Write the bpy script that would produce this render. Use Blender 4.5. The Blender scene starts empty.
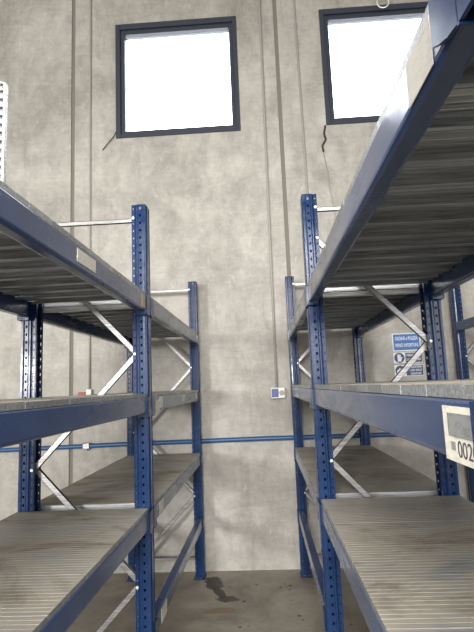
import bpy, bmesh, math, random
from mathutils import Vector, Matrix

random.seed(4)
SC = bpy.context.scene
COL = SC.collection

# ------------------------------------------------------------------ camera
F_PX, YAW, PITCH, ROLL = 500.0, -0.04788, 0.13945, -0.03997
fw = Vector((math.sin(YAW) * math.cos(PITCH), math.cos(YAW) * math.cos(PITCH), math.sin(PITCH)))
rt = Vector((math.cos(YAW), -math.sin(YAW), 0))
up = rt.cross(fw)
r2 = rt * math.cos(ROLL) + up * math.sin(ROLL)
u2 = -rt * math.sin(ROLL) + up * math.cos(ROLL)
cd = bpy.data.cameras.new('camera')
cam = bpy.data.objects.new('camera', cd)
COL.objects.link(cam)
M = Matrix((r2, u2, -fw)).transposed().to_4x4()
M.translation = Vector((0, 0, 1.5))
cam.matrix_world = M
cd.sensor_fit = 'VERTICAL'
cd.sensor_height = 24
cd.lens = F_PX / 632 * 24
cd.clip_start = 0.02
SC.camera = cam

# ------------------------------------------------------------------ sky, lights, exposure
w = bpy.data.worlds.new('world')
SC.world = w
w.use_nodes = True
w.node_tree.nodes['Background'].inputs[0].default_value = (0.93, 0.965, 1.0, 1)
w.node_tree.nodes['Background'].inputs[1].default_value = 6.0


def area(name, loc, target, sx, sy, power, color):
    l = bpy.data.lights.new(name, 'AREA')
    l.shape = 'RECTANGLE'
    l.size, l.size_y = sx, sy
    l.energy = power
    l.color = color
    o = bpy.data.objects.new(name, l)
    COL.objects.link(o)
    o.location = loc
    o.rotation_euler = (Vector(target) - Vector(loc)).to_track_quat('-Z', 'Y').to_euler()
    return o


# daylight from a side door, then two fill lights added behind the camera
area('side_door_daylight', (-4.9, -5.0, 2.05), (0, 4.3, 0.9), 1.2, 0.9, 330, (1.0, 0.98, 0.94))
fill = area('aisle_fill', (-0.2, -1.7, 2.7), (-0.1, 4.3, 0.2), 1.8, 1.2, 64, (1.0, 0.97, 0.92))  # added fill that brightens the lower wall and the decks
fill.data.spread = math.radians(92)      # narrow spread keeps this added fill off the upper wall
area('hall_fill', (0.5, -6.5, 2.6), (0.2, 4.3, 0.8), 9.0, 3.2, 400, (1.0, 0.985, 0.965))  # added ambient fill, makes up for the closed back of the hall
SC.view_settings.view_transform = 'Standard'
SC.view_settings.look = 'None'
SC.view_settings.gamma = 1
SC.view_settings.use_curve_mapping = False
SC.view_settings.exposure = 0.62

# ------------------------------------------------------------------ layout (metres)
XL, XR, XT = -0.542, 0.226, 1.60          # aisle faces of the three racks
DEPTH = 0.61                              # rack depth over the uprights
Y_FRAMES = (0.368, 2.332, 4.182)          # near faces of the upright frames
UW = 0.09                                 # upright width along the rack
UD = 0.07                                 # upright depth
YW = 4.353                                # concrete wall
BH, BT = 0.074, 0.045                     # beam height and thickness
LEFT_Z = (0.462, 0.955, 1.466, 1.942)     # beam tops
RIGHT_Z = (0.500, 0.972, 1.474, 1.950)
PITCH_H = 0.0375


# ------------------------------------------------------------------ materials
def new_mat(name):
    m = bpy.data.materials.new(name)
    m.use_nodes = True
    nt = m.node_tree
    return m, nt, nt.nodes['Principled BSDF']


def N(nt, t, **kw):
    n = nt.nodes.new(t)
    for k, v in kw.items():
        if k in n.inputs.keys() if hasattr(n, 'inputs') else False:
            n.inputs[k].default_value = v
        else:
            setattr(n, k, v)
    return n


def plain(name, col, rough=0.5, metal=0.0):
    m, nt, p = new_mat(name)
    p.inputs['Base Color'].default_value = (*col, 1)
    p.inputs['Roughness'].default_value = rough
    p.inputs['Metallic'].default_value = metal
    return m


def noise(nt, vec, scale, detail=4, rough=0.6, dist=0.0):
    n = nt.nodes.new('ShaderNodeTexNoise')
    n.inputs['Scale'].default_value = scale
    n.inputs['Detail'].default_value = detail
    n.inputs['Roughness'].default_value = rough
    n.inputs['Distortion'].default_value = dist
    nt.links.new(vec, n.inputs['Vector'])
    return n.outputs['Fac']


def mapping(nt, src, scale=(1, 1, 1), loc=(0, 0, 0), rot=(0, 0, 0)):
    n = nt.nodes.new('ShaderNodeMapping')
    n.inputs['Scale'].default_value = scale
    n.inputs['Location'].default_value = loc
    n.inputs['Rotation'].default_value = rot
    nt.links.new(src, n.inputs['Vector'])
    return n.outputs['Vector']


def ramp(nt, fac, stops):
    n = nt.nodes.new('ShaderNodeValToRGB')
    e = n.color_ramp.elements
    while len(e) < len(stops):
        e.new(0.5)
    for i, (p, c) in enumerate(stops):
        e[i].position = p
        e[i].color = (*c, 1) if len(c) == 3 else c
    nt.links.new(fac, n.inputs['Fac'])
    return n.outputs['Color']


def mix(nt, a, b, fac, mode='MIX'):
    n = nt.nodes.new('ShaderNodeMix')
    n.data_type = 'RGBA'
    n.blend_type = mode
    for sock, v in ((n.inputs[6], a), (n.inputs[7], b), (n.inputs[0], fac)):
        if isinstance(v, (int, float)):
            sock.default_value = v
        elif isinstance(v, tuple):
            sock.default_value = (*v, 1)
        else:
            nt.links.new(v, sock)
    return n.outputs[2]


def math_(nt, op, a, b=None, clamp=False):
    n = nt.nodes.new('ShaderNodeMath')
    n.operation = op
    n.use_clamp = clamp
    for i, v in enumerate((a, b)):
        if v is None:
            continue
        if isinstance(v, (int, float)):
            n.inputs[i].default_value = v
        else:
            nt.links.new(v, n.inputs[i])
    return n.outputs[0]


def bump(nt, p, h, strength=0.2, dist=0.01):
    b = nt.nodes.new('ShaderNodeBump')
    b.inputs['Strength'].default_value = strength
    b.inputs['Distance'].default_value = dist
    nt.links.new(h, b.inputs['Height'])
    nt.links.new(b.outputs['Normal'], p.inputs['Normal'])


def world_pos(nt):
    return nt.nodes.new('ShaderNodeNewGeometry').outputs['Position']


def mat_concrete():
    m, nt, p = new_mat('concrete_wall')
    v = world_pos(nt)
    big = noise(nt, mapping(nt, v, (1.0, 1, 0.8)), 1.6, 5, 0.62, 0.6)
    c = ramp(nt, big, [(0.30, (0.275, 0.26, 0.236)), (0.5, (0.365, 0.35, 0.322)), (0.72, (0.46, 0.447, 0.417))])
    mid = noise(nt, mapping(nt, v, (1, 1, 0.55), rot=(0, 0.5, 0)), 6, 6, 0.68, 0.5)
    c = mix(nt, c, ramp(nt, mid, [(0.30, (0.30, 0.295, 0.28)), (0.52, (0.50, 0.495, 0.49)), (0.72, (0.64, 0.64, 0.635))]), 0.58, 'OVERLAY')
    brush = noise(nt, mapping(nt, v, (0.9, 1, 3.5), rot=(0, 0.3, 0)), 4, 6, 0.72, 1.6)
    c = mix(nt, c, ramp(nt, brush, [(0.3, (0.38, 0.38, 0.38)), (0.7, (0.60, 0.60, 0.60))]), 0.5, 'OVERLAY')
    fine = noise(nt, v, 26, 6, 0.7)
    c = mix(nt, c, ramp(nt, fine, [(0.25, (0.42, 0.42, 0.42)), (0.75, (0.58, 0.58, 0.58))]), 0.5, 'OVERLAY')
    scr = noise(nt, mapping(nt, v, (1, 1, 0.4), rot=(0, 0.35, 0)), 30, 5, 0.75, 1.2)
    c = mix(nt, c, (0.58, 0.57, 0.54), ramp(nt, scr, [(0.56, (0, 0, 0)), (0.72, (0.5, 0.5, 0.5))]))
    pores = noise(nt, v, 60, 4, 0.8)
    c = mix(nt, c, (0.20, 0.19, 0.17), ramp(nt, pores, [(0.60, (0, 0, 0)), (0.74, (0.5, 0.5, 0.5))]))
    streak = noise(nt, mapping(nt, v, (9, 1, 0.35)), 3.2, 4, 0.6)
    c = mix(nt, c, (0.19, 0.175, 0.15), ramp(nt, streak, [(0.60, (0, 0, 0)), (0.85, (0.5, 0.5, 0.5))]))
    nt.links.new(c, p.inputs['Base Color'])
    p.inputs['Roughness'].default_value = 0.62
    bump(nt, p, mid, 0.12, 0.01)
    return m


def mat_floor():
    m, nt, p = new_mat('concrete_floor')
    v = world_pos(nt)
    big = noise(nt, v, 2.2, 6, 0.65, 0.8)
    c = ramp(nt, big, [(0.3, (0.125, 0.109, 0.087)), (0.5, (0.225, 0.20, 0.163)), (0.72, (0.33, 0.295, 0.24))])
    fine = noise(nt, v, 24, 6, 0.7)
    c = mix(nt, c, ramp(nt, fine, [(0.25, (0.38, 0.38, 0.38)), (0.75, (0.60, 0.60, 0.60))]), 0.55, 'OVERLAY')
    # spots of dropped oil
    vo = nt.nodes.new('ShaderNodeTexVoronoi')
    vo.inputs['Scale'].default_value = 7.0
    vo.inputs['Randomness'].default_value = 1.0
    nt.links.new(v, vo.inputs['Vector'])
    c = mix(nt, c, (0.03, 0.025, 0.02), ramp(nt, vo.outputs['Distance'], [(0.05, (0.85, 0.85, 0.85)), (0.09, (0, 0, 0))]))
    # the dark spill by the far left post, and the rust mark in front of it
    wob = noise(nt, v, 14, 4, 0.6)

    def spill(cx, cy, rx, ry, rot, col, amt, cur):
        mp = nt.nodes.new('ShaderNodeMapping')
        mp.vector_type = 'TEXTURE'
        mp.inputs['Location'].default_value = (cx, cy, 0)
        mp.inputs['Rotation'].default_value = (0, 0, rot)
        mp.inputs['Scale'].default_value = (rx, ry, 1)
        nt.links.new(v, mp.inputs['Vector'])
        ln = nt.nodes.new('ShaderNodeVectorMath')
        ln.operation = 'LENGTH'
        nt.links.new(mp.outputs['Vector'], ln.inputs[0])
        d = math_(nt, 'ADD', ln.outputs['Value'], math_(nt, 'MULTIPLY', math_(nt, 'SUBTRACT', wob, 0.5), 1.3))
        return mix(nt, cur, col, ramp(nt, d, [(0.82, (amt, amt, amt)), (1.0, (0, 0, 0))]))
    c = spill(-0.455, 4.10, 0.07, 0.15, 0.15, (0.022, 0.018, 0.015), 0.9, c)
    c = spill(-0.40, 3.92, 0.04, 0.14, 0.4, (0.022, 0.018, 0.015), 0.9, c)
    c = spill(-0.325, 3.80, 0.085, 0.06, 0.0, (0.025, 0.02, 0.017), 0.88, c)
    c = spill(-0.36, 3.62, 0.13, 0.045, 0.15, (0.17, 0.085, 0.03), 0.6, c)
    for cx, cy, rr in ((0.055, 3.99, 0.014), (0.09, 4.05, 0.012), (0.125, 4.02, 0.018), (0.12, 3.95, 0.012), (0.10, 4.0, 0.008),
                       (-0.21, 3.76, 0.015), (0.16, 3.52, 0.014), (0.18, 3.46, 0.010), (-0.22, 3.38, 0.012), (-0.33, 4.02, 0.010)):
        c = spill(cx, cy, rr, rr, 0, (0.02, 0.017, 0.015), 0.9, c)
    nt.links.new(c, p.inputs['Base Color'])
    nt.links.new(ramp(nt, big, [(0.3, (0.42, 0.42, 0.42)), (0.7, (0.62, 0.62, 0.62))]), p.inputs['Roughness'])
    bump(nt, p, fine, 0.10, 0.005)
    return m


def mat_blue(name, dust=0.25, scuff=0.3, k=1.0):
    m, nt, p = new_mat(name)
    v = world_pos(nt)
    n = noise(nt, v, 5, 4, 0.6, 0.4)
    c = ramp(nt, n, [(0.3, (0.005 * k, 0.025 * k, 0.092 * k)), (0.7, (0.009 * k, 0.040 * k, 0.135 * k))])
    blot = noise(nt, mapping(nt, v, (1, 0.8, 2.2)), 5, 5, 0.65, 0.6)
    c = mix(nt, c, (0.15, 0.15, 0.155), ramp(nt, blot, [(0.30, (dust * 0.35,) * 3), (0.75, (dust,) * 3)]))
    scr = noise(nt, mapping(nt, v, (10, 10, 1.2)), 16, 5, 0.7, 0.3)
    c = mix(nt, c, (0.22, 0.22, 0.23), ramp(nt, scr, [(0.60, (0, 0, 0)), (0.80, (scuff,) * 3)]))
    nt.links.new(c, p.inputs['Base Color'])
    nt.links.new(ramp(nt, blot, [(0.3, (0.12, 0.12, 0.12)), (0.7, (0.32, 0.32, 0.32))]), p.inputs['Roughness'])
    p.inputs['Specular IOR Level'].default_value = 0.5 if k == 1.0 else 0.28
    p.inputs['Sheen Weight'].default_value = dust * 0.8
    p.inputs['Sheen Roughness'].default_value = 0.45
    p.inputs['Sheen Tint'].default_value = (0.9, 0.88, 0.85, 1)
    return m


def mat_zinc(name, base, rough=0.38, metal=0.85, dirt=0.0, per_object=False):
    m, nt, p = new_mat(name)
    v = world_pos(nt)
    n = noise(nt, mapping(nt, v, (1.2, 40, 40)), 4, 5, 0.7, 0.2)
    lo = tuple(b * 0.45 for b in base)
    hi = tuple(min(1, b * 1.7) for b in base)
    c = ramp(nt, n, [(0.3, lo), (0.7, hi)])
    if per_object:
        oi = nt.nodes.new('ShaderNodeObjectInfo')
        c = mix(nt, c, ramp(nt, oi.outputs['Random'], [(0, (0.38, 0.37, 0.36)), (1, (0.60, 0.60, 0.60))]), 0.6, 'OVERLAY')
    if dirt:
        d = noise(nt, mapping(nt, v, (1.0, 1.9, 1.9), rot=(0, 0, 0.15)), 1.9, 6, 0.68, 0.9)
        # dust lies only on surfaces that face up
        sx = nt.nodes.new('ShaderNodeSeparateXYZ')
        nt.links.new(nt.nodes.new('ShaderNodeNewGeometry').outputs['True Normal'], sx.inputs[0])
        d = math_(nt, 'MULTIPLY', d, math_(nt, 'MULTIPLY', sx.outputs['Z'], 1.5, True))
        c = mix(nt, c, (0.33, 0.30, 0.245), ramp(nt, d, [(0.30, (0, 0, 0)), (0.48, (dirt,) * 3)]))
        c = mix(nt, c, (0.10, 0.08, 0.055), ramp(nt, d, [(0.50, (0, 0, 0)), (0.68, (dirt,) * 3)]))
        rg = ramp(nt, d, [(0.30, (rough,) * 3), (0.5, (min(1, rough + 0.22),) * 3)])
        nt.links.new(rg, p.inputs['Roughness'])
        nt.links.new(ramp(nt, d, [(0.30, (metal,) * 3), (0.5, (metal * 0.3,) * 3)]), p.inputs['Metallic'])
    else:
        p.inputs['Roughness'].default_value = rough
        p.inputs['Metallic'].default_value = metal
    nt.links.new(c, p.inputs['Base Color'])
    return m


def mat_paper(name, col, mark, amount):
    m, nt, p = new_mat(name)
    v = world_pos(nt)
    n = noise(nt, mapping(nt, v, (1, 3, 9)), 16, 4, 0.7)
    c = mix(nt, col, mark, ramp(nt, n, [(0.5, (0, 0, 0)), (0.75, (amount,) * 3)]))
    nt.links.new(c, p.inputs['Base Color'])
    p.inputs['Roughness'].default_value = 0.6
    return m


def mat_glass():
    m, nt, p = new_mat('window_glass')
    nt.nodes.remove(p)
    out = nt.nodes['Material Output']
    tr = nt.nodes.new('ShaderNodeBsdfTransparent')
    gl = nt.nodes.new('ShaderNodeBsdfGlossy')
    gl.inputs['Roughness'].default_value = 0.05
    fr = nt.nodes.new('ShaderNodeFresnel')
    fr.inputs['IOR'].default_value = 1.45
    mx = nt.nodes.new('ShaderNodeMixShader')
    nt.links.new(fr.outputs[0], mx.inputs[0])
    nt.links.new(tr.outputs[0], mx.inputs[1])
    nt.links.new(gl.outputs[0], mx.inputs[2])
    nt.links.new(mx.outputs[0], out.inputs['Surface'])
    return m


MAT = dict(
    concrete=mat_concrete(),
    floor=mat_floor(),
    joint=plain('joint_filler', (0.185, 0.167, 0.145), 0.9),
    ceiling=plain('ceiling_paint', (0.42, 0.41, 0.39), 0.8),
    side=plain('side_wall_paint', (0.46, 0.44, 0.40), 0.8),
    blue=mat_blue('blue_upright_paint', 0.02, 0.06, 0.7),
    beam=mat_blue('blue_beam_paint', 0.06, 0.14),
    zinc=mat_zinc('galvanised_brace', (0.24, 0.24, 0.24), 0.38, 0.85),
    deck=mat_zinc('galvanised_deck', (0.30, 0.315, 0.33), 0.40, 0.60, 0.85, True),
    divider=mat_zinc('galvanised_divider', (0.5, 0.5, 0.5), 0.35, 0.6),
    bolt=plain('zinc_bolt', (0.55, 0.55, 0.54), 0.4, 0.3),
    frame=plain('window_frame_paint', (0.034, 0.04, 0.058), 0.4),
    glass=mat_glass(),
    pipe=plain('blue_pipe_paint', (0.018, 0.075, 0.20), 0.4),
    conduit=plain('grey_conduit_plastic', (0.31, 0.295, 0.27), 0.55),
    white=plain('white_plastic', (0.72, 0.72, 0.69), 0.45),
    sblue=plain('switch_blue', (0.02, 0.05, 0.20), 0.4),
    red=plain('red_plastic', (0.35, 0.03, 0.02), 0.45),
    black=plain('dark_rubber', (0.03, 0.027, 0.025), 0.7),
    sign_white=plain('sign_white', (0.74, 0.76, 0.78), 0.4),
    sign_blue=plain('sign_blue', (0.012, 0.11, 0.36), 0.35),
    sign_navy=plain('sign_navy', (0.012, 0.03, 0.11), 0.35),
    ink=plain('label_ink', (0.06, 0.06, 0.065), 0.6),
    paper=mat_paper('label_paper', (0.62, 0.60, 0.53), (0.33, 0.31, 0.27), 0.6),
    tan=mat_paper('tan_label_paper', (0.50, 0.38, 0.27), (0.32, 0.22, 0.14), 0.6),
    worn=mat_paper('worn_label_paper', (0.38, 0.36, 0.335), (0.22, 0.20, 0.18), 0.8),
    photo_grey=mat_paper('label_print', (0.22, 0.225, 0.23), (0.10, 0.10, 0.105), 0.9),
    green=plain('label_green', (0.10, 0.22, 0.06), 0.6),
)


# ------------------------------------------------------------------ mesh helpers
def box(bm, x0, x1, y0, y1, z0, z1):
    vs = [bm.verts.new(p) for p in ((x0, y0, z0), (x1, y0, z0), (x1, y1, z0), (x0, y1, z0),
                                    (x0, y0, z1), (x1, y0, z1), (x1, y1, z1), (x0, y1, z1))]
    fs = []
    for q in ((0, 3, 2, 1), (4, 5, 6, 7), (0, 1, 5, 4), (1, 2, 6, 5), (2, 3, 7, 6), (3, 0, 4, 7)):
        fs.append(bm.faces.new([vs[i] for i in q]))
    return vs, fs


def bevel(bm, off, seg=2):
    bmesh.ops.bevel(bm, geom=list(bm.edges), offset=off, segments=seg, affect='EDGES', profile=0.5)


def mesh(name, bm, mats):
    me = bpy.data.meshes.new(name)
    bmesh.ops.recalc_face_normals(bm, faces=bm.faces)
    bm.to_mesh(me)
    bm.free()
    for m in (mats if isinstance(mats, (list, tuple)) else [mats]):
        me.materials.append(m)
    return me


def link(name, me, parent=None, loc=(0, 0, 0), rz=0.0):
    """loc is a world position; every parent is unrotated or the caller passes local coordinates"""
    o = bpy.data.objects.new(name, me)
    COL.objects.link(o)
    if parent is not None:
        o.parent = parent
    o.location = loc
    o.rotation_euler = (0, 0, rz)
    return o


def tag(o, label, cat, group=None):
    o['label'] = label
    o['category'] = cat
    if group:
        o['group'] = group
    return o


def struct(name, bm, mat, parent=None, loc=(0, 0, 0)):
    o = link(name, mesh(name, bm, mat), parent, loc)
    if parent is None:
        o['kind'] = 'structure'
    return o


def tube(bm, pts, r, seg=10):
    pts = [Vector(p) for p in pts]
    rings = []
    n = None
    for i, p in enumerate(pts):
        t = (pts[min(i + 1, len(pts) - 1)] - pts[max(i - 1, 0)]).normalized()
        if n is None:
            a = Vector((0, 0, 1)) if abs(t.z) < 0.9 else Vector((1, 0, 0))
            n = t.cross(a).normalized()
        else:
            n = (n - t * n.dot(t)).normalized()
        b = t.cross(n)
        rings.append([bm.verts.new(p + (n * math.cos(k * 2 * math.pi / seg) + b * math.sin(k * 2 * math.pi / seg)) * r) for k in range(seg)])
    for a, b in zip(rings, rings[1:]):
        for k in range(seg):
            f = bm.faces.new((a[k], a[(k + 1) % seg], b[(k + 1) % seg], b[k]))
            f.smooth = True
    bm.faces.new(rings[0][::-1])
    bm.faces.new(rings[-1])


def disc(bm, c, r, h, axis, seg=20):
    """a short cylinder with its back at c, growing along axis"""
    a = Vector(axis).normalized()
    n = a.orthogonal().normalized()
    b = a.cross(n)
    c = Vector(c)
    lo = [bm.verts.new(c + (n * math.cos(k * 2 * math.pi / seg) + b * math.sin(k * 2 * math.pi / seg)) * r) for k in range(seg)]
    hi = [bm.verts.new(v.co + a * h) for v in lo]
    for k in range(seg):
        bm.faces.new((lo[k], lo[(k + 1) % seg], hi[(k + 1) % seg], hi[k]))
    bm.faces.new(lo[::-1])
    bm.faces.new(hi)


# ------------------------------------------------------------------ the hall
X0, X1, YB, ZC = -6.0, 7.0, -9.0, 6.4
bm = bmesh.new()
box(bm, X0, X1, YB, YW + 0.2, -0.2, 0)
struct('floor', bm, MAT['floor'])
bm = bmesh.new()
box(bm, X0, X1, YB, YW + 0.2, ZC, ZC + 0.2)
struct('ceiling', bm, MAT['ceiling'])
bm = bmesh.new()
box(bm, X0 - 0.2, X0, YB, YW + 0.2, -0.2, ZC + 0.2)
struct('wall_left', bm, MAT['side'])
bm = bmesh.new()
box(bm, X1, X1 + 0.2, YB, YW + 0.2, -0.2, ZC + 0.2)
struct('wall_right', bm, MAT['side'])

bm = bmesh.new()
box(bm, X0 - 0.2, X1 + 0.2, YB - 0.2, YB, -0.2, ZC + 0.2)
struct('wall_front', bm, MAT['side'])

WZ0, WZ1 = 3.842, 5.013
WINDOWS = ((-1.2758, -0.1054), (0.683, 1.853))
JOINTS = (-5.66, -3.675, -1.69, 0.268, 2.253, 4.238, 6.223)
edges = [X0] + list(JOINTS) + [X1]
wall = bmesh.new()
for a, b in zip(edges, edges[1:]):
    a2, b2 = a + (0.018 if a != X0 else 0), b - (0.018 if b != X1 else 0)
    win = [wd for wd in WINDOWS if a < wd[0] and wd[1] < b]
    if win:
        p, q = win[0]
        box(wall, a2, p, YW, YW + 0.2, 0, ZC)
        box(wall, q, b2, YW, YW + 0.2, 0, ZC)
        box(wall, p, q, YW, YW + 0.2, 0, WZ0)
        box(wall, p, q, YW, YW + 0.2, WZ1, ZC)
    else:
        box(wall, a2, b2, YW, YW + 0.2, 0, ZC)
struct('wall_back', wall, MAT['concrete'])
for i, x in enumerate(JOINTS):
    bm = bmesh.new()
    box(bm, x - 0.0175, x + 0.0175, YW + 0.010, YW + 0.19, 0, ZC)
    struct('trim_%d' % (i + 1), bm, MAT['joint'])

for i, (p, q) in enumerate(WINDOWS):
    e = bpy.data.objects.new('window_%d' % (i + 1), None)
    COL.objects.link(e)
    e.location = ((p + q) / 2, YW + 0.05, WZ0)
    e['kind'] = 'structure'
    hw, hh = (q - p) / 2, WZ1 - WZ0
    fl, fr_, fb, ft = 0.084, 0.076, 0.073, 0.10
    bm = bmesh.new()     # outer casing, slightly proud of the wall
    for (a, b, c, d) in ((-hw, -hw + 0.045, 0, hh), (hw - 0.04, hw, 0, hh), (-hw + 0.045, hw - 0.04, 0, 0.04), (-hw + 0.045, hw - 0.04, hh - 0.055, hh)):
        box(bm, a, b, -0.062, 0.10, c, d)
    bevel(bm, 0.003, 1)
    link('window_casing', mesh('window_casing', bm, MAT['frame']), e)
    bm = bmesh.new()     # sash a little further in
    for (a, b, c, d) in ((-hw + 0.045, -hw + fl, 0.04, hh - 0.055), (hw - fr_, hw - 0.04, 0.04, hh - 0.055), (-hw + fl, hw - fr_, 0.04, fb), (-hw + fl, hw - fr_, hh - ft, hh - 0.055)):
        box(bm, a, b, -0.04, 0.04, c, d)
    bevel(bm, 0.003, 1)
    link('window_sash', mesh('window_sash', bm, MAT['frame']), e)
    bm = bmesh.new()
    box(bm, -hw + fl, hw - fr_, 0.0, 0.006, fb, hh - ft)
    link('window_pane', mesh('window_pane', bm, MAT['glass']), e)


# ------------------------------------------------------------------ rack pieces (shared meshes)
def holed_strip(bm, p0, p1, z0, z1, cols, h=0.006, zoff=0.0):
    """upright sheet from plan point p0 to p1 with columns of square punched holes"""
    p0, p1 = Vector((*p0, 0)), Vector((*p1, 0))
    L = (p1 - p0).length
    d = (p1 - p0) / L
    n = int((z1 - z0) / PITCH_H)
    pts = lambda u, z: bm.verts.new(p0 + d * u + Vector((0, 0, z)))
    cuts = [0.0]
    for c in cols:
        cuts += [c - h * 1.5, c + h * 1.5]
    cuts.append(L)
    for k in range(0, len(cuts) - 1, 2):
        a, b = cuts[k], cuts[k + 1]
        if b - a > 1e-5:
            bm.faces.new([pts(a, z0), pts(b, z0), pts(b, z1), pts(a, z1)])
    for c in cols:
        a, b = c - h * 1.5, c + h * 1.5
        for i in range(n):
            za, zb = z0 + i * PITCH_H, z0 + (i + 1) * PITCH_H
            zm = (za + zb) / 2 + zoff
            o = [(a, za), (b, za), (b, zb), (a, zb)]
            q = [(c - h * .75, zm - h), (c + h * .75, zm - h), (c + h * .75, zm + h), (c - h * .75, zm + h)]
            ov = [pts(*t) for t in o]
            iv = [pts(*t) for t in q]
            for j in range(4):
                bm.faces.new([ov[j], ov[(j + 1) % 4], iv[(j + 1) % 4], iv[j]])
        zt = z0 + n * PITCH_H
        if z1 - zt > 1e-4:
            bm.faces.new([pts(a, zt), pts(b, zt), pts(b, z1), pts(a, z1)])


def upright_mesh(H):
    """open-backed section: aisle face at x=0, body towards -x, y from -UW/2 to UW/2"""
    bm = bmesh.new()
    y = UW / 2
    holed_strip(bm, (0, -y), (0, y), 0, H, (0.022, 0.068))
    for s in (-1, 1):
        holed_strip(bm, (0, s * y), (-0.046, s * y), 0, H, (0.026,))
        holed_strip(bm, (-0.046, s * y), (-0.052, s * (y - 0.007)), 0, H, ())
        holed_strip(bm, (-0.052, s * (y - 0.007)), (-UD, s * (y - 0.007)), 0, H, (0.009,), 0.004)
        holed_strip(bm, (-UD, s * (y - 0.007)), (-UD, s * (y - 0.022)), 0, H, ())
    bmesh.ops.remove_doubles(bm, verts=bm.verts, dist=1e-5)
    bmesh.ops.recalc_face_normals(bm, faces=bm.faces)
    bmesh.ops.solidify(bm, geom=list(bm.faces), thickness=0.0022)
    return mesh('upright', bm, MAT['blue'])


def foot_mesh():
    bm = bmesh.new()
    box(bm, -0.085, 0.010, -0.062, 0.062, 0, 0.006)
    bevel(bm, 0.0015, 1)
    return mesh('base_plate', bm, MAT['blue'])


def bolt_mesh():
    bm = bmesh.new()
    disc(bm, (0, 0, 0), 0.0072, 0.005, (0, -1, 0), 6)
    return mesh('bolt', bm, MAT['bolt'])


def beam_mesh(L):
    """box beam: face at x=0, body towards -x, top at z=0, y from 0 to L"""
    bm = bmesh.new()
    box(bm, -BT, 0, 0, L, -BH, 0)
    low = [e for e in bm.edges if all(abs(v.co.z + BH) < 1e-6 for v in e.verts) and abs(e.verts[0].co.x - e.verts[1].co.x) < 1e-6]
    top = [e for e in bm.edges if all(abs(v.co.z) < 1e-6 for v in e.verts) and abs(e.verts[0].co.x - e.verts[1].co.x) < 1e-6]
    bmesh.ops.bevel(bm, geom=low, offset=0.010, segments=3, affect='EDGES', profile=0.5)
    bmesh.ops.bevel(bm, geom=[e for e in top if e.is_valid], offset=0.004, segments=2, affect='EDGES', profile=0.5)
    return mesh('beam', bm, MAT['beam'])


def connector_mesh(sy, back=0.0, drop=0.0):
    """hooked end plate: lies over the face of the upright, with a rounded lower corner; sy=+1 grows towards +y"""
    bm = bmesh.new()
    prof = [(-back, 0.0), (0.062, 0.006), (0.062, -BH + 0.004)]
    for k in range(6):
        a = k / 5 * math.pi / 2
        prof.append((0.062 - 0.020 + 0.020 * math.cos(a), -BH - 0.002 - 0.014 * math.sin(a)))
    prof += [(0.0, -BH - 0.016)]
    if back:      # longer plate that laps onto the beam, its lower corner swept up to the beam's edge
        prof = prof[:-7] + [(0.062, -BH - drop), (0.0, -BH - drop * 0.8), (-back * 0.4, -BH - drop * 0.45), (-back * 0.75, -BH + 0.002), (-back, -BH + 0.011)]
    lo = [bm.verts.new((0.0035, sy * a, z)) for a, z in prof]
    hi = [bm.verts.new((0.0085, sy * a, z)) for a, z in prof]
    k = len(prof)
    bm.faces.new(lo)
    bm.faces.new(hi)
    for i in range(k):
        bm.faces.new((lo[i], lo[(i + 1) % k], hi[(i + 1) % k], hi[i]))
    box(bm, -BT, 0.0085, min(0, sy * 0.004), max(0, sy * 0.004), -BH - 0.016, -0.002)
    return mesh('connector', bm, MAT['blue'])


N_RIB = 6


def panel_mesh(L, w):
    """ribbed galvanised pan: x from 0 to L, y centred, the lips rest at z=0, top at 0.017, skirts between the beams"""
    bm = bmesh.new()
    p = w / N_RIB
    prof = []
    for i in range(N_RIB):
        y = -w / 2 + i * p
        prof += [(y + p * 0.02, 0.0163), (y + p * 0.07, 0.017), (y + p * 0.93, 0.017), (y + p * 0.98, 0.0163)]
    rows = []
    for x in (0, L):
        rows.append([bm.verts.new((x, y, z)) for y, z in prof])
    for i in range(len(prof) - 1):
        bm.faces.new((rows[0][i], rows[0][i + 1], rows[1][i + 1], rows[1][i]))
    for r, x in zip(rows, (0, L)):                     # folded ends resting on the beams
        low = [bm.verts.new((x, y, 0.0005)) for y, z in prof]
        for i in range(len(prof) - 1):
            bm.faces.new((r[i], r[i + 1], low[i + 1], low[i]))
    for j in (0, -1):                                  # side skirts hang between the beams
        y = prof[j][0]
        a, b = bm.verts.new((0.0, y, 0.0005)), bm.verts.new((L, y, 0.0005))
        bm.faces.new((rows[0][j], rows[1][j], b, a))
        xa, xb = BT + 0.004, L - BT - 0.004
        s = [bm.verts.new(t) for t in ((xa, y, 0.0005), (xb, y, 0.0005), (xb, y, -0.012), (xa, y, -0.012))]
        bm.faces.new(s)
        yi = y + (0.012 if j == 0 else -0.012)
        s2 = [bm.verts.new(t) for t in ((xa, y, -0.012), (xb, y, -0.012), (xb, yi, -0.012), (xa, yi, -0.012))]
        bm.faces.new(s2)
    bmesh.ops.remove_doubles(bm, verts=bm.verts, dist=1e-5)
    bmesh.ops.recalc_face_normals(bm, faces=bm.faces)
    bmesh.ops.solidify(bm, geom=list(bm.faces), thickness=0.0008)
    return mesh('deck_panel', bm, MAT['deck'])


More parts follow.
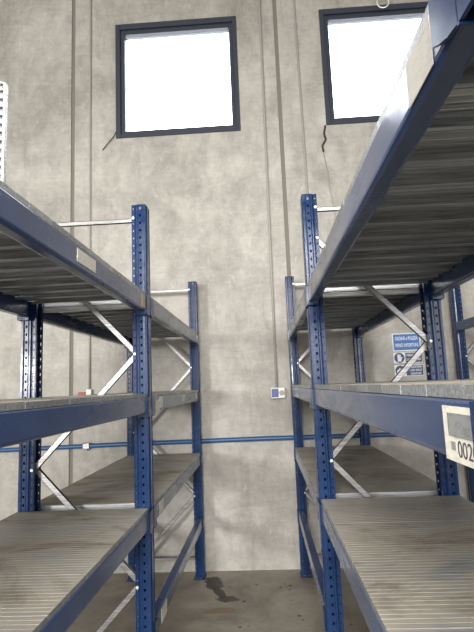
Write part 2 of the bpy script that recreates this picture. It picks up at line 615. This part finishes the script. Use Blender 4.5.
def brace_mesh(p, q, width=0.026, thick=0.016):
    """channel between two (x, z) points in the frame's plane, y centred on 0"""
    p, q = Vector((p[0], 0, p[1])), Vector((q[0], 0, q[1]))
    d = (q - p)
    L = d.length
    d.normalize()
    n = Vector((-d.z, 0, d.x))
    bm = bmesh.new()
    t = 0.002

    def b(u0, u1, y0, y1):
        vs, _ = box(bm, 0, L, y0, y1, u0, u1)
        for v in vs:
            x, yy, z = v.co
            v.co = p + d * x + n * z + Vector((0, yy, 0))
    b(-width / 2, width / 2, -thick / 2, -thick / 2 + t)
    b(-width / 2, -width / 2 + t, -thick / 2, thick / 2)
    b(width / 2 - t, width / 2, -thick / 2, thick / 2)
    return mesh('brace', bm, MAT['zinc'])


FOOT, BOLT = foot_mesh(), bolt_mesh()
CON_END = {1: connector_mesh(1, 0.070, 0.016), -1: connector_mesh(-1, 0.070, 0.016)}
CON = {1: connector_mesh(1), -1: connector_mesh(-1)}
UP_L, UP_R = upright_mesh(2.400), upright_mesh(2.404)
UP_T = upright_mesh(2.60)
GAP = 0.026                                        # beam ends stop this far clear of the upright
NEAR_L = Y_FRAMES[1] - Y_FRAMES[0] - UW - 2 * GAP
FAR_L = Y_FRAMES[2] - Y_FRAMES[1] - UW - 2 * GAP
BEAM = {L: beam_mesh(L) for L in (NEAR_L, FAR_L)}


def sticker(beam, mat, ya, yb, za, zb, label=None, name='label_sticker', x=0.0005):
    """paper label on a beam's face, in the beam's own coordinates"""
    bm = bmesh.new()
    box(bm, x, x + 0.0012, ya, yb, za, zb)
    o = link(name, mesh(name, bm, mat), beam)
    if label:
        o['label'] = label
    return o


def make_rack(name, label, face, side, zs, frames, up_mesh, low_bays, phase, cat='storage rack'):
    """side=-1: the rack stands to the left of its aisle face, +1: to the right"""
    H = up_mesh.vertices[0].co.z
    base = Vector((face + side * DEPTH / 2, (frames[0] + frames[-1] + UW) / 2, 0))
    r = bpy.data.objects.new(name, None)
    COL.objects.link(r)
    r.location = base
    tag(r, label, cat, 'blue storage racks')
    top = max(v.co.z for v in up_mesh.vertices)
    x_front, x_rear = face, face + side * DEPTH
    rz = {True: 0 if side < 0 else math.pi, False: math.pi if side < 0 else 0}
    beams = {}
    for fi, fy in enumerate(frames):
        yc = fy + UW / 2
        ups = {}
        for front in (True, False):
            x = x_front if front else x_rear
            u = link('upright', up_mesh, r, Vector((x, yc, 0.004)) - base, rz[front])
            link('base_plate', FOOT, u, (0, 0, -0.004))
            ups[front] = u
        xf, xr = x_front + side * 0.058, x_rear - side * 0.058
        # zigzag: bolted nodes alternate between the front and the rear post
        nodes, z, f = [], 0.115, phase[fi]
        while z < top - 0.12:
            nodes.append((f, z))
            z += 0.5185
            f = not f
        for (fa, za), (fb, zb) in zip(nodes, nodes[1:]):
            pa, pb = (xf if fa else xr), (xf if fb else xr)
            link('brace', brace_mesh((pa, za), (pb, zb)), r, Vector((0, yc + (0.008 if fa else -0.008), 0)) - base)
        hz = [0.143, top - 0.063]
        for z in hz:
            link('brace', brace_mesh((xf, z), (xr, z), 0.020), r, Vector((0, yc, 0)) - base)
        for f, z in nodes + [(True, hz[1]), (False, hz[1])]:
            u = ups[f]
            # bolts show on the camera side of the post
            s = 1 if abs(u.rotation_euler.z) < 0.1 else -1
            x = (-0.061)
            b = link('bolt', BOLT, u, (x, -s * (UW / 2 - 0.0065), z - 0.004), 0 if s > 0 else math.pi)
            b['label'] = 'pale zinc bolt head'
    for bi in range(len(frames) - 1):
        ya = frames[bi] + UW + GAP
        BEAM_L = NEAR_L if frames[bi] == Y_FRAMES[0] else FAR_L
        for li, z in enumerate(zs):
            if li == 0 and bi not in low_bays:
                continue
            for front in (True, False):
                x = x_front if front else x_rear
                flip = rz[front] != 0
                o = link('beam', BEAM[BEAM_L], r, Vector((x, ya + (BEAM_L if flip else 0), z)) - base, rz[front])
                for end in (0, 1):
                    near = bi == 0 and frames[0] == Y_FRAMES[0] and (end == 0) != flip
                    link('connector', (CON_END if near else CON)[-1 if end == 0 else 1], o, (0, BEAM_L * end, 0))
                beams[(bi, li, front)] = (o, flip)
            if li and bi == len(frames) - 2 and len(frames) > 2:
                bm = bmesh.new()      # cross tie under the first panel of the wall bay
                xa, xb = sorted((x_front + side * (BT + 0.002), x_rear - side * (BT + 0.002)))
                box(bm, xa - base.x, xb - base.x, -0.012, 0.012, -0.036, -0.0135)
                bevel(bm, 0.002, 1)
                link('cross_tie', mesh('cross_tie', bm, MAT['divider']), r, (0, ya - GAP + 0.022 - base.y, z))
    return r, beams


ORD = ['first', 'second', 'third', 'fourth', 'fifth', 'sixth', 'seventh', 'eighth', 'ninth', 'tenth', 'eleventh', 'twelfth', 'thirteenth', 'fourteenth']


def deck(face, side, z, ya, yb, shelf, start, group):
    """loose panels laid side by side across the beams, counted from the far end"""
    n = int((yb - ya) / 0.128)
    pitch = (yb - ya) / n
    pan = panel_mesh(DEPTH - 0.006, pitch - 0.0012)
    for k in range(n):
        y = yb - (k + 0.5) * pitch
        jit = random.uniform(-0.0012, 0.0012)
        x = face + side * (0.003 + random.uniform(-0.0005, 0.0005))
        o = link('deck_panel', pan, None, (x, y, z + 0.0004 + random.uniform(0, 0.0008)), 0 if side > 0 else math.pi)
        tag(o, 'galvanised panel, %s from %s, %s' % (ORD[k], start, shelf), 'shelf panel', group)


LEFT, LB = make_rack('storage_rack', 'blue boltless storage rack with galvanised shelves, left of the aisle', XL, -1, LEFT_Z, Y_FRAMES, UP_L, (1,), (False, False, False))
RIGHT, RB = make_rack('storage_rack', 'blue boltless storage rack with galvanised shelves, right of the aisle', XR, 1, RIGHT_Z, Y_FRAMES, UP_R, (1,), (True, True, False))
THIRD, TB = make_rack('storage_rack', 'blue storage rack beyond the right rack, mostly hidden behind it, right of the safety sign', XT, 1, RIGHT_Z, Y_FRAMES[1:], UP_T, (0,), (False, False))

names = {1: 'lower shelf', 2: 'middle shelf', 3: 'top shelf'}
for face, side, zs, who in ((XL, -1, LEFT_Z, 'left rack'), (XR, 1, RIGHT_Z, 'right rack')):
    for li in (1, 2, 3):
        deck(face, side, zs[li], Y_FRAMES[1] + UW + 0.006, Y_FRAMES[2] - 0.004, 'wall bay, %s of %s' % (names[li], who), 'the wall', 'deck panels on the %s' % who)
        deck(face, side, zs[li], Y_FRAMES[0] + UW + 0.006, Y_FRAMES[1] - 0.006, 'near bay, %s of %s' % (names[li], who), 'the middle post', 'deck panels on the %s' % who)


# ------------------------------------------------------------------ labels on the beams
def on_beam(rec, face_y):
    """world y -> beam-local y"""
    o, flip = rec
    y0 = o.location.y + o.parent.location.y
    return (y0 - face_y) if flip else (face_y - y0)


def stick(rec, mat, y0, y1, za, zb, label=None, name='label_sticker'):
    a, b = sorted((on_beam(rec, y0), on_beam(rec, y1)))
    return sticker(rec[0], mat, a, b, za, zb, label, name)


def text_mesh(name, s, height, mat, bold=0.0, extrude=0.0004):
    c = bpy.data.curves.new(name, 'FONT')
    c.body = s
    c.size = height / 0.70
    c.extrude = extrude
    c.offset = bold
    c.align_x = 'CENTER'
    c.align_y = 'CENTER'
    t = bpy.data.objects.new(name, c)
    COL.objects.link(t)
    dg = bpy.context.evaluated_depsgraph_get()
    me = bpy.data.meshes.new_from_object(t.evaluated_get(dg))
    bpy.data.objects.remove(t)
    bpy.data.curves.remove(c)
    me.materials.clear()
    me.materials.append(mat)
    return me


def fit_width(me, w):
    xs = [v.co.x for v in me.vertices]
    k = w / (max(xs) - min(xs))
    c = (max(xs) + min(xs)) / 2
    for v in me.vertices:
        v.co.x = (v.co.x - c) * k


# left rack: cream label on the top near beam, tan patch at its end
s = stick(LB[(0, 3, True)], MAT['paper'], 1.434, 1.60, -0.052, -0.010, 'cream paper label with faint printed lines')
stick(LB[(0, 3, True)], MAT['tan'], 2.235, 2.300, -0.062, -0.004, 'tan paper label')
for (li, y0, y1, za, zb) in ((2, 2.50, 2.585, -0.074, -0.018), (2, 2.60, 2.68, -0.060, -0.002), (2, 3.33, 3.44, -0.052, -0.004), (2, 3.98, 4.04, -0.050, -0.004),
                             (1, 2.55, 2.64, -0.062, -0.006), (0, 2.55, 2.68, -0.072, -0.010)):
    stick(LB[(1, li, True)], MAT['paper'], y0, y1, za, zb, 'cream paper label')
# right rack: beige label at the near end of the top beam, printed label below it
stick(RB[(0, 3, True)], MAT['worn'], 0.575, 0.675, -BH + 0.004, -0.003, 'large worn beige label')
rec = RB[(0, 2, True)]
stick(rec, MAT['paper'], 0.530, 0.658, -0.0735, -0.008, 'white paper label printed with a grey picture and a number')


# ------------------------------------------------------------------ wall fittings
def wall_tube(name, pts, r, mat, label, cat, group=None, seg=10):
    b = Vector(pts[-1])
    bm = bmesh.new()
    tube(bm, [Vector(p) - b for p in pts], r, seg)
    o = link(name, mesh(name, bm, mat), None, b)
    return tag(o, label, cat, group)


def vline(xa, za, xb, zb, y):
    return [(xa + (xb - xa) * k / 6, y, za + (zb - za) * k / 6) for k in range(7)]


wall_tube('cable_conduit', vline(0.132, ZC, 0.108, 1.473, YW - 0.011), 0.011, MAT['conduit'], 'thin grey conduit running down the wall to the blue and white switch', 'conduit', 'grey wall conduits')
wall_tube('cable_conduit', vline(0.445, ZC, 0.49, 1.075, YW - 0.009), 0.009, MAT['conduit'], 'thin grey conduit to the left of the right-hand window', 'conduit', 'grey wall conduits')
wall_tube('cable_conduit', vline(-1.518, ZC, -1.523, 1.52, YW - 0.010), 0.009, MAT['conduit'], 'thin grey conduit to the left of the left-hand window, ending at a red valve', 'conduit', 'grey wall conduits')

# compressed-air style blue pipe along the wall
e = bpy.data.objects.new('wall_pipe', None)
COL.objects.link(e)
e.location = (0, YW - 0.03, 1.05)
tag(e, 'blue pipe running horizontally along the concrete wall', 'pipe')
bm = bmesh.new()
tube(bm, [(X0 + 0.01, 0, -0.045), (-2.3, 0, -0.017), (-1.2, 0, -0.002), (0, 0, 0.005), (1.2, 0, 0.0), (X1 - 0.01, 0, 0)], 0.019, 12)
link('pipe', mesh('pipe', bm, MAT['pipe']), e)
for x, z in ((-1.54, -0.008), (1.9, 0.0)):
    bm = bmesh.new()
    box(bm, -0.03, 0.03, -0.023, 0.029, -0.022, 0.028)
    bevel(bm, 0.004, 1)
    disc(bm, (0, -0.01, -0.035), 0.012, 0.02, (0, 0, 1), 10)
    link('pipe_clamp', mesh('pipe_clamp', bm, MAT['zinc']), e, (x, 0, z))

# red valve with a white body on the wall behind the left rack
v = bpy.data.objects.new('shutoff_valve', None)
COL.objects.link(v)
v.location = (-1.523, YW, 1.475)
tag(v, 'small white valve with a red lever behind the left rack', 'valve')
bm = bmesh.new()
box(bm, -0.022, 0.026, -0.045, 0, -0.03, 0.05)
bevel(bm, 0.006, 2)
link('valve_body', mesh('valve_body', bm, MAT['white']), v)
bm = bmesh.new()
box(bm, -0.095, -0.022, -0.04, -0.012, 0.0, 0.026)
bevel(bm, 0.006, 2)
link('lever', mesh('lever', bm, MAT['red']), v)['label'] = 'red lever'

# switch box
s = bpy.data.objects.new('wall_switch', None)
COL.objects.link(s)
s.location = (0.116, YW, 1.428)
tag(s, 'white wall switch box with a blue cover beside the right rack', 'switch')
bm = bmesh.new()
box(bm, -0.06, 0.06, -0.05, 0, -0.044, 0.046)
bevel(bm, 0.008, 2)
link('box', mesh('box', bm, MAT['white']), s)
bm = bmesh.new()
box(bm, -0.054, 0.004, -0.056, -0.049, -0.032, 0.038)
bevel(bm, 0.003, 2)
link('cover', mesh('cover', bm, MAT['sblue']), s)['label'] = 'blue cover'
bm = bmesh.new()
disc(bm, (0.032, -0.049, 0.002), 0.023, 0.006, (0, -1, 0), 20)
link('socket', mesh('socket', bm, MAT['conduit']), s)

# loose cable ends by the windows
wall_tube('cable', [(-1.262, YW - 0.006, 3.93), (-1.30, YW - 0.02, 3.85), (-1.36, YW - 0.018, 3.78), (-1.405, YW - 0.006, 3.735)], 0.004, MAT['black'], 'thin dark cable end hanging beside the lower left corner of the left-hand window', 'cable', seg=6)
wall_tube('cable', [(0.672, YW - 0.01, 3.835), (0.655, YW - 0.012, 3.76), (0.668, YW - 0.012, 3.70), (0.632, YW - 0.012, 3.64), (0.640, YW - 0.012, 3.585)], 0.009, MAT['black'], 'short dark cable under the lower left corner of the right-hand window', 'cable', seg=6)
wall_tube('cable', [(0.640, YW - 0.005, 3.58), (0.665, YW - 0.005, 3.4), (0.675, YW - 0.005, 3.25), (0.705, YW - 0.005, 3.0), (0.72, YW - 0.005, 2.6)], 0.004, MAT['conduit'], 'thin pale cable running down the wall under the right-hand window', 'cable', seg=6)
loop = [(1.27 + 0.055 * math.cos(a), YW - 0.075, 4.985 + 0.055 * math.sin(a)) for a in [math.radians(t) for t in range(140, 401, 20)]]
wall_tube('wire_loop', [(1.24, YW - 0.04, 5.10)] + loop + [(1.335, YW - 0.04, 5.08)], 0.005, MAT['white'], 'white wire loop hanging over the top of the right-hand window', 'wire', seg=6)

# ------------------------------------------------------------------ safety sign
sg = bpy.data.objects.new('safety_sign', None)
COL.objects.link(sg)
SX, SZ = 1.237, 1.71
sg.location = (SX, YW, SZ)
tag(sg, 'blue and white safety sign with two pictograms on the concrete wall', 'sign')


def plate(name, x0, x1, z0, z1, y0, y1, mat):
    bm = bmesh.new()
    box(bm, x0, x1, -y1, -y0, z0, z1)
    return link(name, mesh(name, bm, mat), sg)


def words(s, x, z, h, wd, mat, y):
    me = text_mesh('lettering', s, h, mat, 0.0003)
    fit_width(me, wd)
    o = link('lettering', me, sg, (x, -y, z))
    o.rotation_euler = (math.pi / 2, 0, 0)
    return o


plate('board', -0.120, 0.116, 0.032, 0.184, 0.001, 0.006, MAT['sign_white'])
plate('panel', -0.112, 0.108, 0.040, 0.176, 0.006, 0.0075, MAT['sign_blue'])
words('ORDINE e PULIZIA', -0.002, 0.138, 0.030, 0.19, MAT['sign_white'], 0.008)
words('MENO INFORTUNI', -0.002, 0.080, 0.030, 0.19, MAT['sign_white'], 0.008)
for z0, z1 in ((-0.070, 0.020), (-0.182, -0.086)):
    plate('board', -0.120, 0.120, z0, z1, 0.001, 0.005, MAT['sign_white'])
    plate('panel', -0.022, 0.118, z0 + 0.004, z1 - 0.004, 0.005, 0.0065, MAT['sign_navy'])
    bm = bmesh.new()
    disc(bm, (-0.072, -0.005, (z0 + z1) / 2), 0.043, 0.0015, (0, -1, 0), 28)
    link('pictogram_disc', mesh('pictogram_disc', bm, MAT['sign_navy']), sg)


def outline(name, pts, mat, y, parent=sg):
    bm = bmesh.new()
    a = [bm.verts.new((x, -y, z)) for x, z in pts]
    b = [bm.verts.new((x, -y - 0.001, z)) for x, z in pts]
    n = len(pts)
    bm.faces.new(a)
    bm.faces.new(b)
    for i in range(n):
        bm.faces.new((a[i], a[(i + 1) % n], b[(i + 1) % n], b[i]))
    bmesh.ops.triangulate(bm, faces=[f for f in bm.faces if len(f.verts) > 4])
    return link(name, mesh(name, bm, mat), parent)


gx, gz = -0.072, -0.025      # glove
outline('glove_pictogram', [(gx + a, gz + b) for a, b in ((-.014, -.032), (.014, -.032), (.015, -.012), (.026, .002), (.022, .008), (.012, .000), (.011, .026), (.005, .028), (.003, .008), (.001, .032), (-.005, .032), (-.006, .008), (-.010, .028), (-.016, .026), (-.016, -.002))], MAT['sign_white'], 0.0066)
gx, gz = -0.072, -0.134      # shoe
outline('shoe_pictogram', [(gx + a, gz + b) for a, b in ((-.030, -.020), (.030, -.020), (.032, -.008), (.018, .000), (.008, .016), (-.010, .020), (-.014, .008), (-.028, .004))], MAT['sign_white'], 0.0066)
words("È OBBLIGATORIO", 0.046, -0.006, 0.020, 0.125, MAT['sign_white'], 0.007)
words("L'USO DEI GUANTI", 0.046, -0.043, 0.020, 0.125, MAT['sign_white'], 0.007)
words("È OBBLIGATORIO", 0.046, -0.106, 0.017, 0.125, MAT['sign_white'], 0.007)
words("L'USO DELLE", 0.056, -0.134, 0.017, 0.100, MAT['sign_white'], 0.007)
words("CALZATURE", 0.056, -0.163, 0.017, 0.090, MAT['sign_white'], 0.007)

# ------------------------------------------------------------------ print on the near right label, divider on the top left shelf
o, flip = rec
ps = []


def beam_print(name, mat, y0, y1, za, zb):
    a, b = sorted((on_beam(rec, y0), on_beam(rec, y1)))
    bm = bmesh.new()
    box(bm, 0.0017, 0.0023, a, b, za, zb)
    return link(name, mesh(name, bm, mat), o)


beam_print('printed_picture', MAT['photo_grey'], 0.566, 0.642, -0.044, -0.016)
beam_print('printed_picture', MAT['paper'], 0.638, 0.645, -0.039, -0.012)
me = text_mesh('printed_number', '0020', 0.019, MAT['ink'], 0.0)
fit_width(me, 0.056)
t = link('printed_number', me, o, (0.0019, on_beam(rec, 0.588), -0.058))
t.rotation_euler = (math.pi / 2, 0, math.pi / 2)
beam_print('printed_mark', MAT['photo_grey'], 0.622, 0.636, -0.060, -0.050)

bm = bmesh.new()
Ld, Hd = 0.50, 0.302
nx, nz = 25, 14
for i in range(nx):
    for k in range(nz):
        x0, x1 = -i * Ld / nx, -(i + 1) * Ld / nx
        z0, z1 = k * Hd / nz, (k + 1) * Hd / nz
        cx, cz, h, g = (x0 + x1) / 2, (z0 + z1) / 2, 0.0045, 0.0060
        ov = [bm.verts.new(p) for p in ((x0, 0, z0), (x1, 0, z0), (x1, 0, z1), (x0, 0, z1))]
        iv = [bm.verts.new(p) for p in ((cx + h, 0, cz - g), (cx - h, 0, cz - g), (cx - h, 0, cz + g), (cx + h, 0, cz + g))]
        for j in range(4):
            bm.faces.new((ov[j], ov[(j + 1) % 4], iv[(j + 1) % 4], iv[j]))
bmesh.ops.remove_doubles(bm, verts=bm.verts, dist=1e-5)
for vtx in bm.verts:      # rounded top corner
    if vtx.co.x > -0.02 and vtx.co.z > Hd - 0.02:
        vtx.co.z -= 0.008 * (1 - (-vtx.co.x) / 0.02)
bmesh.ops.solidify(bm, geom=list(bm.faces), thickness=0.012)
dv = link('shelf_divider', mesh('shelf_divider', bm, MAT['divider']), None, (-0.594, 1.11, LEFT_Z[3] + 0.0185))
tag(dv, 'perforated galvanised divider standing on the top shelf of the left rack', 'shelf divider')
